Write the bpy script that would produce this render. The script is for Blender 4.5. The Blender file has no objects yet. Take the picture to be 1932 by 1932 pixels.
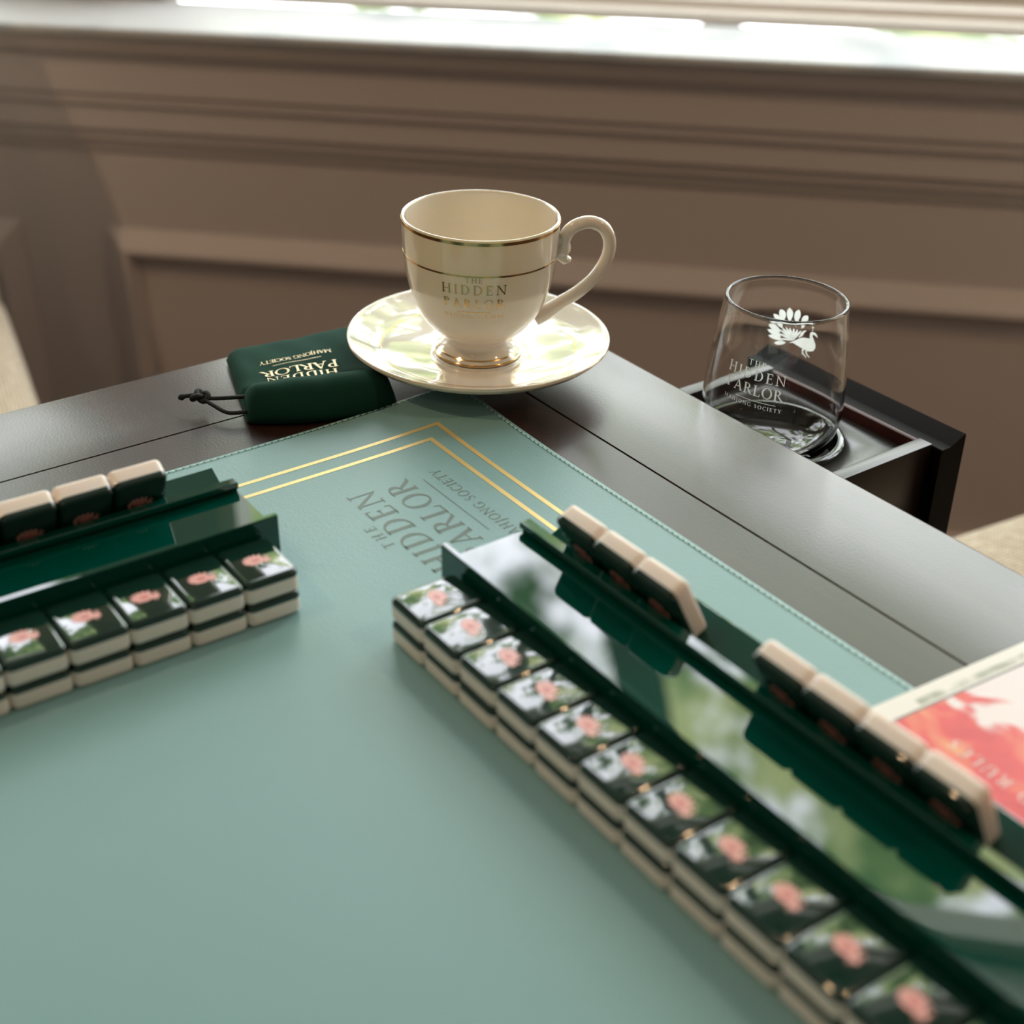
import bpy, bmesh, math, random
from mathutils import Vector, Matrix
from math import sin, cos, pi, radians, sqrt

random.seed(7)
S = bpy.context.scene
COL = S.collection

# ------------------------------------------------------------------ camera
cam_d = bpy.data.cameras.new('camera')
cam = bpy.data.objects.new('camera', cam_d)
COL.objects.link(cam)
_R = Vector((0.98544, 0.16968, 0.01054))
_U = Vector((-0.09571, 0.50247, 0.85928))
_F = Vector((-0.14051, 0.84778, -0.51140))
cam.matrix_world = Matrix(((_R.x, _U.x, -_F.x, 0.15168),
                           (_R.y, _U.y, -_F.y, -0.84363),
                           (_R.z, _U.z, -_F.z, 1.08805),
                           (0, 0, 0, 1)))
cam_d.sensor_width = 36.0
cam_d.lens = 2594.26 / 1932 * 36.0
cam_d.clip_start = 0.01
cam_d.clip_end = 100
cam_d.dof.use_dof = True
cam_d.dof.focus_distance = 0.72
cam_d.dof.aperture_fstop = 5.6
S.camera = cam

# ------------------------------------------------------------------ exposure
S.view_settings.view_transform = 'Standard'
S.view_settings.look = 'None'
S.view_settings.gamma = 1.0
S.view_settings.use_curve_mapping = False
S.view_settings.exposure = 0.0

# ------------------------------------------------------------------ world: bright overcast sky seen through leafy trees
W = bpy.data.worlds.new('world')
S.world = W
W.use_nodes = True
nt = W.node_tree
nt.nodes.clear()
N = nt.nodes.new
LK = nt.links.new
out = N('ShaderNodeOutputWorld')
bg = N('ShaderNodeBackground')
tc = N('ShaderNodeTexCoord')
mp = N('ShaderNodeMapping')
mp.inputs['Scale'].default_value = (1.0, 1.0, 0.85)
mp.inputs['Location'].default_value = (1.3, 0.2, 2.1)
LK(tc.outputs['Generated'], mp.inputs['Vector'])
n1 = N('ShaderNodeTexNoise'); n1.inputs['Scale'].default_value = 7.0; n1.inputs['Detail'].default_value = 6; n1.inputs['Roughness'].default_value = 0.62
LK(mp.outputs[0], n1.inputs['Vector'])
r1 = N('ShaderNodeValToRGB')                      # foliage mask
r1.color_ramp.elements[0].position = 0.475; r1.color_ramp.elements[0].color = (1, 1, 1, 1)
r1.color_ramp.elements[1].position = 0.54; r1.color_ramp.elements[1].color = (0, 0, 0, 1)
LK(n1.outputs['Fac'], r1.inputs['Fac'])
n2 = N('ShaderNodeTexNoise'); n2.inputs['Scale'].default_value = 13.0; n2.inputs['Detail'].default_value = 4
LK(mp.outputs[0], n2.inputs['Vector'])
r2 = N('ShaderNodeValToRGB')                      # leaf colours
r2.color_ramp.elements[0].position = 0.36; r2.color_ramp.elements[0].color = (0.40, 0.58, 0.26, 1)
r2.color_ramp.elements[1].position = 0.66; r2.color_ramp.elements[1].color = (3.7, 4.1, 1.9, 1)
e = r2.color_ramp.elements.new(0.5); e.color = (1.1, 1.7, 0.65, 1)
LK(n2.outputs['Fac'], r2.inputs['Fac'])
sky = N('ShaderNodeRGB'); sky.outputs[0].default_value = (9.1, 9.3, 10.0, 1)
mx = N('ShaderNodeMix'); mx.data_type = 'RGBA'
LK(r1.outputs['Color'], mx.inputs[0]); LK(sky.outputs[0], mx.inputs[6]); LK(r2.outputs['Color'], mx.inputs[7])
# tree trunks: dark, nearly vertical bands
sp = N('ShaderNodeSeparateXYZ'); LK(tc.outputs['Generated'], sp.inputs[0])
at = N('ShaderNodeMath'); at.operation = 'ARCTAN2'; LK(sp.outputs[0], at.inputs[0]); LK(sp.outputs[1], at.inputs[1])
n3 = N('ShaderNodeTexNoise'); n3.noise_dimensions = '3D'; n3.inputs['Scale'].default_value = 2.0; n3.inputs['Detail'].default_value = 2
LK(tc.outputs['Generated'], n3.inputs['Vector'])
ad = N('ShaderNodeMath'); ad.operation = 'MULTIPLY_ADD'; LK(n3.outputs['Fac'], ad.inputs[0]); ad.inputs[1].default_value = 0.35; LK(at.outputs[0], ad.inputs[2])
sn = N('ShaderNodeMath'); sn.operation = 'MULTIPLY'; LK(ad.outputs[0], sn.inputs[0]); sn.inputs[1].default_value = 9.0
s2 = N('ShaderNodeMath'); s2.operation = 'SINE'; LK(sn.outputs[0], s2.inputs[0])
gt = N('ShaderNodeMath'); gt.operation = 'GREATER_THAN'; LK(s2.outputs[0], gt.inputs[0]); gt.inputs[1].default_value = 0.99
m2 = N('ShaderNodeMix'); m2.data_type = 'RGBA'
LK(gt.outputs[0], m2.inputs[0]); LK(mx.outputs[2], m2.inputs[6]); m2.inputs[7].default_value = (0.22, 0.24, 0.2, 1)
LK(m2.outputs[2], bg.inputs['Color'])
bg.inputs['Strength'].default_value = 0.87
LK(bg.outputs[0], out.inputs['Surface'])

# ------------------------------------------------------------------ lamps
def area(name, loc, rot, size, power, color, portal=False, size_y=None, shape='DISK'):
    l = bpy.data.lights.new(name, 'AREA')
    l.shape = shape
    l.size = size
    if size_y: l.size_y = size_y
    l.energy = power
    l.color = color
    o = bpy.data.objects.new(name, l)
    COL.objects.link(o)
    o.location = loc
    o.rotation_euler = rot
    if portal: l.cycles.is_portal = True
    return o
# opening of the window, guides daylight sampling only
for wx0, wx1 in ((-2.10, -0.845), (-0.615, 1.90)):
    area('window_portal', ((wx0+wx1)/2, 0.99, 1.57), (radians(-90), 0, 0), wx1-wx0, 1, (1, 1, 1), True, 1.54, 'RECTANGLE')
# warm ceiling downlights of the room
for lx_, ly_ in ((-1.3, -0.9), (1.9, -0.5)):
    area('ceiling_lamp', (lx_, ly_, 2.68), (0, 0, 0), 0.09, 13.0, (1.0, 0.68, 0.39))
area('ceiling_lamp', (-0.3, -2.3, 2.68), (0, 0, 0), 0.09, 5.0, (1.0, 0.68, 0.39))

# ------------------------------------------------------------------ materials
def mat(name, color, rough=0.5, metal=0.0, **kw):
    m = bpy.data.materials.new(name)
    m.use_nodes = True
    b = m.node_tree.nodes['Principled BSDF']
    b.inputs['Base Color'].default_value = (*color, 1)
    b.inputs['Roughness'].default_value = rough
    b.inputs['Metallic'].default_value = metal
    for k, v in kw.items():
        b.inputs[k].default_value = v
    return m
def bump(m, scale, strength, dist=0.001, detail=2.0, rough_var=None):
    t = m.node_tree
    b = t.nodes['Principled BSDF']
    c = t.nodes.new('ShaderNodeTexCoord')
    n = t.nodes.new('ShaderNodeTexNoise')
    n.inputs['Scale'].default_value = scale
    n.inputs['Detail'].default_value = detail
    bp = t.nodes.new('ShaderNodeBump')
    bp.inputs['Strength'].default_value = strength
    bp.inputs['Distance'].default_value = dist
    t.links.new(c.outputs['Object'], n.inputs['Vector'])
    t.links.new(n.outputs['Fac'], bp.inputs['Height'])
    t.links.new(bp.outputs['Normal'], b.inputs['Normal'])
    return n
def vary(m, scale, c0, c1, lo=0.35, hi=0.65, detail=4.0, stretch=None):
    t = m.node_tree
    b = t.nodes['Principled BSDF']
    c = t.nodes.new('ShaderNodeTexCoord')
    n = t.nodes.new('ShaderNodeTexNoise')
    n.inputs['Scale'].default_value = scale
    n.inputs['Detail'].default_value = detail
    r = t.nodes.new('ShaderNodeValToRGB')
    r.color_ramp.elements[0].position = lo; r.color_ramp.elements[0].color = (*c0, 1)
    r.color_ramp.elements[1].position = hi; r.color_ramp.elements[1].color = (*c1, 1)
    if stretch:
        mpp = t.nodes.new('ShaderNodeMapping'); mpp.inputs['Scale'].default_value = stretch
        t.links.new(c.outputs['Object'], mpp.inputs['Vector']); t.links.new(mpp.outputs[0], n.inputs['Vector'])
    else:
        t.links.new(c.outputs['Object'], n.inputs['Vector'])
    t.links.new(n.outputs['Fac'], r.inputs['Fac'])
    t.links.new(r.outputs['Color'], b.inputs['Base Color'])
    return r

M_wall = mat('taupe wall paint', (0.59, 0.52, 0.51), 0.5); bump(M_wall, 60, 0.08)
M_room = mat('beige plaster', (0.22, 0.19, 0.165), 0.8)
M_ceil = mat('white plaster', (0.40, 0.38, 0.35), 0.9)
M_floor = mat('dark oak floor', (0.12, 0.07, 0.045), 0.4); vary(M_floor, 3, (0.05, 0.03, 0.02), (0.09, 0.055, 0.035), stretch=(8, 1, 1))
M_sill = mat('white marble', (0.6, 0.6, 0.6), 0.45, **{'Specular IOR Level': 0.25}); vary(M_sill, 9, (0.40, 0.42, 0.45), (0.56, 0.57, 0.58), 0.3, 0.5)
M_wframe = mat('off white window paint', (0.74, 0.68, 0.62), 0.4)
M_wood = mat('espresso lacquered wood', (0.022, 0.010, 0.008), 0.33, **{'Coat Weight': 0.18, 'Coat Roughness': 0.22})
vary(M_wood, 5, (0.014, 0.007, 0.006), (0.034, 0.014, 0.011), 0.3, 0.7, 6, (1, 14, 1)); bump(M_wood, 700, 0.22, 0.0004)
M_wood2 = mat('espresso drawer wood', (0.014, 0.007, 0.006), 0.33); bump(M_wood2, 700, 0.1, 0.0004)
M_ring = mat('glossy black ring', (0.006, 0.006, 0.006), 0.08)
M_black = mat('black stained wood', (0.005, 0.003, 0.003), 0.5, **{'Specular IOR Level': 0.05})
M_ledge = mat('dark mahogany edge', (0.06, 0.015, 0.012), 0.45, **{'Specular IOR Level': 0.3})
M_tray = mat('black tray lining', (0.035, 0.035, 0.032), 0.30); bump(M_tray, 900, 0.15, 0.0004)
M_mat = mat('teal leather', (0.208, 0.388, 0.405), 0.43); bump(M_mat, 850, 0.32, 0.0005, 3)
M_matd = mat('debossed dark teal', (0.13, 0.19, 0.175), 0.5)
M_gold = mat('gold foil print', (0.80, 0.62, 0.26), 0.38, 0.35)
M_goldband = mat('gold lustre', (0.72, 0.46, 0.20), 0.16, 1.0)
M_thread = mat('pale teal thread', (0.42, 0.66, 0.62), 0.6)
M_hole = mat('needle hole teal', (0.05, 0.11, 0.10), 0.7)
M_ivory = mat('ivory tile resin', (0.90, 0.83, 0.78), 0.22, **{'Subsurface Weight': 0.35, 'Subsurface Radius': (0.004, 0.002, 0.001), 'Subsurface Scale': 1.0})
M_tgreen = mat('dark green tile resin', (0.006, 0.030, 0.022), 0.07, **{'Coat Weight': 0.6, 'Coat Roughness': 0.02})
M_pink = mat('pink tile print', (0.80, 0.40, 0.38), 0.3)
M_rack = mat('deep green acrylic', (0.0, 0.050, 0.036), 0.02, **{'Coat Weight': 0.5, 'Coat Roughness': 0.0})
M_porc = mat('ivory bone china', (0.79, 0.735, 0.645), 0.12, **{'Coat Weight': 1.0, 'Coat Roughness': 0.02, 'Subsurface Weight': 0.25, 'Subsurface Radius': (0.006, 0.004, 0.002), 'Subsurface Scale': 1.0})
M_velvet = mat('dark green velvet', (0.003, 0.034, 0.023), 0.9, **{'Specular IOR Level': 0.2, 'Sheen Weight': 0.07, 'Sheen Roughness': 0.4, 'Sheen Tint': (0.15, 0.75, 0.5, 1)}); bump(M_velvet, 1500, 0.25, 0.0004)
M_cord = mat('black green cord', (0.002, 0.006, 0.004), 0.7); bump(M_cord, 1400, 0.8, 0.0006)
M_goldtext = mat('gold stamped lettering', (0.85, 0.70, 0.42), 0.4, 0.3)
M_etch = mat('white etched print', (0.92, 0.94, 0.92), 0.6)
_t = M_etch.node_tree; _tr = _t.nodes.new('ShaderNodeBsdfTranslucent'); _tr.inputs[0].default_value = (0.92, 0.94, 0.92, 1)
_m = _t.nodes.new('ShaderNodeMixShader'); _m.inputs[0].default_value = 0.6
_t.links.new(_t.nodes['Principled BSDF'].outputs[0], _m.inputs[1]); _t.links.new(_tr.outputs[0], _m.inputs[2]); _t.links.new(_m.outputs[0], _t.nodes['Material Output'].inputs['Surface'])
M_paper = mat('white card stock', (0.86, 0.85, 0.82), 0.4)
M_glass = mat('clear glass', (1, 1, 1), 0.0, **{'Transmission Weight': 1.0, 'IOR': 1.45})

def fabric(name, c0, c1):
    m = mat(name, c0, 0.9)
    t = m.node_tree; b = t.nodes['Principled BSDF']
    c = t.nodes.new('ShaderNodeTexCoord')
    w1 = t.nodes.new('ShaderNodeTexWave'); w1.bands_direction = 'X'; w1.inputs['Scale'].default_value = 75; w1.inputs['Distortion'].default_value = 1.2; w1.inputs['Detail Scale'].default_value = 2
    w2 = t.nodes.new('ShaderNodeTexWave'); w2.bands_direction = 'Y'; w2.inputs['Scale'].default_value = 75; w2.inputs['Distortion'].default_value = 1.2; w2.inputs['Detail Scale'].default_value = 2
    mu = t.nodes.new('ShaderNodeMath'); mu.operation = 'MULTIPLY'
    n = t.nodes.new('ShaderNodeTexNoise'); n.inputs['Scale'].default_value = 160; n.inputs['Detail'].default_value = 2
    a = t.nodes.new('ShaderNodeMath'); a.operation = 'ADD'
    r = t.nodes.new('ShaderNodeValToRGB')
    r.color_ramp.elements[0].position = 0.50; r.color_ramp.elements[0].color = (*c1, 1)
    r.color_ramp.elements[1].position = 0.98; r.color_ramp.elements[1].color = (*c0, 1)
    for w in (w1, w2, n): t.links.new(c.outputs['Object'], w.inputs['Vector'])
    t.links.new(w1.outputs['Fac'], mu.inputs[0]); t.links.new(w2.outputs['Fac'], mu.inputs[1])
    t.links.new(mu.outputs[0], a.inputs[0]); t.links.new(n.outputs['Fac'], a.inputs[1])
    t.links.new(a.outputs[0], r.inputs['Fac']); t.links.new(r.outputs['Color'], b.inputs['Base Color'])
    bp = t.nodes.new('ShaderNodeBump'); bp.inputs['Strength'].default_value = 0.7; bp.inputs['Distance'].default_value = 0.0015
    t.links.new(a.outputs[0], bp.inputs['Height']); t.links.new(bp.outputs['Normal'], b.inputs['Normal'])
    return m
M_fab = fabric('oatmeal woven fabric', (0.78, 0.70, 0.56), (0.40, 0.31, 0.22))
M_leg = mat('walnut chair wood', (0.06, 0.03, 0.018), 0.4)

def art_material():
    m = mat('red floral card print', (0.8, 0.1, 0.1), 0.35)
    t = m.node_tree; b = t.nodes['Principled BSDF']
    c = t.nodes.new('ShaderNodeTexCoord')
    n = t.nodes.new('ShaderNodeTexNoise'); n.inputs['Scale'].default_value = 34; n.inputs['Detail'].default_value = 2.5; n.inputs['Distortion'].default_value = 0.8
    r = t.nodes.new('ShaderNodeValToRGB'); cr = r.color_ramp
    cr.elements[0].position = 0.30; cr.elements[0].color = (0.62, 0.03, 0.05, 1)
    cr.elements[1].position = 0.74; cr.elements[1].color = (0.90, 0.55, 0.16, 1)
    for p_, col_ in ((0.44, (0.80, 0.06, 0.07, 1)), (0.53, (0.85, 0.22, 0.14, 1)), (0.62, (0.88, 0.38, 0.18, 1))):
        el = cr.elements.new(p_); el.color = col_
    v = t.nodes.new('ShaderNodeTexNoise'); v.inputs['Scale'].default_value = 26; v.inputs['Detail'].default_value = 3; v.inputs['Distortion'].default_value = 1.2
    mpp = t.nodes.new('ShaderNodeMapping'); mpp.inputs['Location'].default_value = (3.3, 1.7, 0)
    t.links.new(c.outputs['Object'], mpp.inputs['Vector']); t.links.new(mpp.outputs[0], v.inputs['Vector'])
    # blossoms gather towards the far long side of the card
    sx = t.nodes.new('ShaderNodeSeparateXYZ'); t.links.new(c.outputs['Object'], sx.inputs[0])
    ma = t.nodes.new('ShaderNodeMath'); ma.operation = 'MULTIPLY_ADD'; ma.inputs[1].default_value = 8.0; ma.inputs[2].default_value = -0.42
    t.links.new(sx.outputs[1], ma.inputs[0])
    ad_ = t.nodes.new('ShaderNodeMath'); ad_.operation = 'ADD'; t.links.new(ma.outputs[0], ad_.inputs[0]); t.links.new(v.outputs['Fac'], ad_.inputs[1])
    vr = t.nodes.new('ShaderNodeValToRGB'); vr.color_ramp.elements[0].position = 0.50; vr.color_ramp.elements[0].color = (0, 0, 0, 1)
    vr.color_ramp.elements[1].position = 0.56; vr.color_ramp.elements[1].color = (1, 1, 1, 1)
    t.links.new(ad_.outputs[0], vr.inputs['Fac'])
    mxx = t.nodes.new('ShaderNodeMix'); mxx.data_type = 'RGBA'
    t.links.new(c.outputs['Object'], n.inputs['Vector']); t.links.new(n.outputs['Fac'], r.inputs['Fac'])
    t.links.new(vr.outputs['Color'], mxx.inputs[0]); t.links.new(r.outputs['Color'], mxx.inputs[6]); mxx.inputs[7].default_value = (0.88, 0.80, 0.84, 1)
    t.links.new(mxx.outputs[2], b.inputs['Base Color'])
    return m
M_art = art_material()

# ------------------------------------------------------------------ helpers
TBL = Matrix.Translation((0, 0, 0.75)) @ Matrix.Rotation(radians(-45), 4, 'Z')     # table frame -> room frame

def link(name, me, m=None, parent=None, M=None, label=None, smooth=35):
    o = bpy.data.objects.new(name, me)
    COL.objects.link(o)
    if m is not None and not me.materials: me.materials.append(m)
    if parent is not None: o.parent = parent
    if M is not None: o.matrix_basis = M
    if label: o['label'] = label
    return o
def tag(o, label, cat, group=None, kind=None):
    o['label'] = label; o['category'] = cat
    if group: o['group'] = group
    if kind: o['kind'] = kind
    return o
def empty(name, M, label, cat, group=None):
    o = bpy.data.objects.new(name, None)
    COL.objects.link(o)
    o.empty_display_size = 0.02
    o.matrix_basis = M
    return tag(o, label, cat, group)
def struct(name, me, m, M=None):
    o = link(name, me, m, None, M)
    o['kind'] = 'structure'
    return o
def fin(bm, name, smooth=35, recalc=True):
    if recalc: bmesh.ops.recalc_face_normals(bm, faces=bm.faces)
    if smooth:
        a = radians(smooth)
        for f in bm.faces: f.smooth = True
        for ed in bm.edges:
            if len(ed.link_faces) == 2 and ed.calc_face_angle(0) > a: ed.smooth = False
    me = bpy.data.meshes.new(name)
    bm.to_mesh(me); bm.free()
    return me
def box_bm(bm, x0, x1, y0, y1, z0, z1):
    vs = [bm.verts.new((x, y, z)) for x in (x0, x1) for y in (y0, y1) for z in (z0, z1)]
    for f in ((0, 1, 3, 2), (4, 6, 7, 5), (0, 4, 5, 1), (2, 3, 7, 6), (0, 2, 6, 4), (1, 5, 7, 3)):
        bm.faces.new([vs[i] for i in f])
    return vs
def box(name, x0, x1, y0, y1, z0, z1, bev=0.0, seg=2):
    bm = bmesh.new()
    box_bm(bm, x0, x1, y0, y1, z0, z1)
    if bev: bmesh.ops.bevel(bm, geom=bm.edges[:], offset=bev, segments=seg, profile=0.5, affect='EDGES')
    return fin(bm, name)
def rrect(w, d, r, n=6):
    """rounded rectangle outline, counter-clockwise"""
    pts = []
    for cx, cy, a0 in ((w/2-r, d/2-r, 0), (-w/2+r, d/2-r, 90), (-w/2+r, -d/2+r, 180), (w/2-r, -d/2+r, 270)):
        for i in range(n+1):
            a = radians(a0 + 90*i/n)
            pts.append((cx + r*cos(a), cy + r*sin(a)))
    return pts
def loft(bm, rings, close=True, cap0=True, cap1=True):
    vr = [[bm.verts.new(p) for p in ring] for ring in rings]
    n = len(rings[0])
    for a, b in zip(vr, vr[1:]):
        for i in range(n if close else n-1):
            j = (i+1) % n
            bm.faces.new((a[i], a[j], b[j], b[i]))
    if cap0: bm.faces.new(list(reversed(vr[0])))
    if cap1: bm.faces.new(vr[-1])
    return vr
def rslab(name, w, d, z0, z1, rc, rt, rb, n=6, m=4, cap0=True):
    """rounded slab: corner radius rc, top edge radius rt, bottom edge radius rb"""
    prof = []
    if rb > 0:
        for i in range(m+1):
            a = pi/2*i/m; prof.append((rb*(1-sin(a)), z0 + rb*(1-cos(a))))
    else: prof.append((0, z0))
    if rt > 0:
        for i in range(m+1):
            a = pi/2*i/m; prof.append((rt*(1-cos(a)), z1 - rt*(1-sin(a))))
    else: prof.append((0, z1))
    rings = []
    for ins, z in prof:
        rr = max(rc - ins, 0.0004)
        rings.append([(x, y, z) for x, y in rrect(w-2*ins, d-2*ins, rr, n)])
    bm = bmesh.new()
    loft(bm, rings, cap0=cap0)
    return fin(bm, name, 50)
def lathe(name, prof, n=96, smooth=40, closed=False):
    """prof: list of (r,z); r==0 at the ends closes to a pole"""
    bm = bmesh.new()
    rows = []
    for r, z in prof:
        if r < 1e-7: rows.append([bm.verts.new((0, 0, z))])
        else: rows.append([bm.verts.new((r*cos(2*pi*i/n), r*sin(2*pi*i/n), z)) for i in range(n)])
    pairs = list(zip(rows, rows[1:]))
    if closed: pairs.append((rows[-1], rows[0]))
    for a, b in pairs:
        for i in range(n):
            j = (i+1) % n
            if len(a) == 1 and len(b) == 1: break
            if len(a) == 1: bm.faces.new((a[0], b[j], b[i]))
            elif len(b) == 1: bm.faces.new((a[i], a[j], b[0]))
            else: bm.faces.new((a[i], a[j], b[j], b[i]))
    return fin(bm, name, smooth)
def spline(pts, k=6):
    """Catmull-Rom through points of any dimension"""
    P = [pts[0]] + list(pts) + [pts[-1]]
    o = []
    for i in range(1, len(P)-2):
        for j in range(k):
            t = j/k
            o.append(tuple(0.5*((2*b) + (-a+c)*t + (2*a-5*b+4*c-d)*t*t + (-a+3*b-3*c+d)*t**3)
                           for a, b, c, d in zip(P[i-1], P[i], P[i+1], P[i+2])))
    o.append(tuple(P[-2]))
    return o
def tube(bm, pts, rad, n=12, up=Vector((0, 0, 1)), flat=1.0):
    """tube along points; rad a number or list; flat scales the second axis"""
    pts = [Vector(p) for p in pts]
    rings = []
    for i, p in enumerate(pts):
        t = (pts[min(i+1, len(pts)-1)] - pts[max(i-1, 0)]).normalized()
        s = t.cross(up)
        s = s.normalized() if s.length > 1e-4 else Vector((1, 0, 0))
        u = s.cross(t).normalized()
        r = rad[i] if isinstance(rad, (list, tuple)) else rad
        rings.append([p + s*(r*cos(2*pi*k/n))*flat + u*(r*sin(2*pi*k/n)) for k in range(n)])
    loft(bm, rings)
def extrude_profile(name, prof, x0, x1, smooth=30, axis='X'):
    """prof: closed (y,z) outline extruded along x"""
    bm = bmesh.new()
    loft(bm, [[(x0, y, z) for y, z in prof], [(x1, y, z) for y, z in prof]])
    return fin(bm, name, smooth)

# ------------------------------------------------------------------ serif lettering
TK, TN = 0.155, 0.065
def q_line(x0, y0, x1, y1, w):
    d = Vector((x1-x0, y1-y0)); n_ = Vector((-d.y, d.x)).normalized()*(w/2)
    return [(x0+n_.x, y0+n_.y), (x0-n_.x, y0-n_.y), (x1-n_.x, y1-n_.y), (x1+n_.x, y1+n_.y)]
def serif(x, y, hw=0.15, up=True):
    t = 0.06
    return [(x-hw, y), (x+hw, y), (x+hw, y+(t if up else -t)), (x-hw, y+(t if up else -t))]
def stem(x, y0=0.0, y1=1.0, w=TK, s0=True, s1=True, hw=0.15):
    o = [[(x-w/2, y0), (x+w/2, y0), (x+w/2, y1), (x-w/2, y1)]]
    if s0: o.append(serif(x, y0, hw))
    if s1: o.append(serif(x, y1, hw, False))
    return o
def bowl(cx, cy, rx, ry, a0, a1, tx=TK, ty=TN, n=14):
    o = []
    for i in range(n):
        A = radians(a0+(a1-a0)*i/n); B = radians(a0+(a1-a0)*(i+1)/n)
        o.append([(cx+rx*cos(A), cy+ry*sin(A)), (cx+rx*cos(B), cy+ry*sin(B)),
                  (cx+(rx-tx)*cos(B), cy+(ry-ty)*sin(B)), (cx+(rx-tx)*cos(A), cy+(ry-ty)*sin(A))])
    return o
def ribbon(pts):
    """pts: (x,y,w)"""
    o = []
    L = []
    for i, (x, y, w) in enumerate(pts):
        a = pts[max(i-1, 0)]; b = pts[min(i+1, len(pts)-1)]
        d = Vector((b[0]-a[0], b[1]-a[1])).normalized()
        L.append(((x-d.y*w/2, y+d.x*w/2), (x+d.y*w/2, y-d.x*w/2)))
    for a, b in zip(L, L[1:]): o.append([a[0], a[1], b[1], b[0]])
    return o
def glyph(c):
    if c == 'H': return stem(.17)+stem(.77)+[q_line(.2, .5, .74, .5, TN)], .94
    if c == 'I': return stem(.18), .36
    if c == 'D': return stem(.17, s0=False, s1=False)+[serif(.12, 0, .1), serif(.12, 1, .1, False)]+bowl(.34, .5, .5, .5, -90, 90)+[q_line(.1, .0275, .36, .0275, TN), q_line(.1, .9725, .36, .9725, TN)], .90
    if c == 'E': return stem(.17)+[q_line(.1, .0275, .62, .0275, TN), q_line(.1, .9725, .6, .9725, TN), q_line(.2, .52, .5, .52, TN), q_line(.61, 0, .66, .22, .05), q_line(.59, 1, .6, .80, .05), q_line(.5, .43, .5, .61, .05)], .70
    if c == 'N': return stem(.15, w=TN, s1=False)+stem(.83, w=TN, s0=False)+[[(.04, 1), (.22, 1), (.86, 0), (.80, 0)], [(.22, 1), (.26, .93), (.9, -.02), (.86, 0)], serif(.1, 1, .1, False)], .98
    if c == 'P': return stem(.17)+bowl(.32, .735, .34, .265, -90, 90)+[q_line(.1, .9725, .34, .9725, TN), q_line(.2, .4975, .34, .4975, TN)], .70
    if c == 'R': return stem(.17)+bowl(.32, .745, .32, .255, -90, 90)+[q_line(.1, .9725, .34, .9725, TN), q_line(.2, .5175, .34, .5175, TN), [(.32, .52), (.46, .52), (.88, 0), (.70, 0)], serif(.82, 0, .10)], .84
    if c == 'A': return [q_line(.10, 0, .44, 1, TN), [(.36, 1), (.50, 1), (.86, 0), (.68, 0)], q_line(.2, .34, .68, .34, TN), serif(.10, 0, .12), serif(.78, 0, .14)], .90
    if c == 'L': return stem(.17)+[q_line(.1, .0275, .60, .0275, TN), q_line(.6, 0, .64, .24, .05)], .66
    if c == 'O': return bowl(.5, .5, .48, .52, 0, 360, n=32), 1.0
    if c == 'T': return stem(.42, s1=False)+[q_line(.04, .9725, .80, .9725, TN), q_line(.05, 1, .03, .8, .05), q_line(.79, 1, .81, .8, .05)], .84
    if c == 'M': return stem(.14, w=TN, s1=False)+stem(.98, w=TK, s1=False)+[[(.06, 1), (.20, 1), (.60, .05), (.53, .05)], q_line(.56, .05, .96, 1, TN), serif(.1, 1, .1, False), serif(1.02, 1, .12, False)], 1.14
    if c == 'J': return stem(.25, y0=-.12, s0=False)+ribbon([(.25, -.1, TK), (.2, -.24, .1), (.06, -.3, .05)]), .42
    if c == 'G': return bowl(.5, .5, .48, .52, 40, 320, n=26)+stem(.82, y0=.06, y1=.42, s0=False)+[q_line(.83, .74, .87, .98, .05)], .98
    if c == 'C': return bowl(.5, .5, .48, .52, 42, 318, n=26)+[q_line(.83, .74, .86, .98, .05)], .88
    if c == 'S': return ribbon([(.52, .78, .04), (.44, .94, .06), (.28, .98, .07), (.13, .88, .11), (.12, .70, .14), (.28, .56, .17), (.46, .42, .16), (.54, .25, .13), (.46, .07, .08), (.28, .02, .06), (.12, .06, .06), (.05, .24, .04)]), .62
    if c == 'Y': return stem(.42, y1=.48, s1=False)+[[(.04, 1), (.20, 1), (.48, .44), (.36, .44)], q_line(.44, .44, .76, 1, TN), serif(.12, 1, .12, False), serif(.76, 1, .11, False)], .86
    if c == 'U': return stem(.17, y0=.3, s0=False)+stem(.75, y0=.3, w=TN, s0=False)+bowl(.435, .34, .34, .36, 180, 360), .92
    return [], .36
def layout(txt, H, width, cx=0.0, y=0.0):
    """polygons of a line of text: cap height H, total width, centred on cx, baseline y"""
    items = [glyph(c) for c in txt]
    nat = sum(a for _, a in items)
    tr = (width/H - nat)/max(len(txt)-1, 1)
    sx_ = 1.0
    if tr < -0.02:
        sx_ = (width/H)/(nat - 0.02*(len(txt)-1)); tr = -0.02*sx_
    x = -width/H/2
    polys = []
    for g, a in items:
        for p in g: polys.append([(cx+(x+px*sx_)*H, y+py*H) for px, py in p])
        x += a*sx_+tr
    return polys
def rule(w, t, cx, y): return [[(cx-w/2, y-t/2), (cx+w/2, y-t/2), (cx+w/2, y+t/2), (cx-w/2, y+t/2)]]
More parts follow.
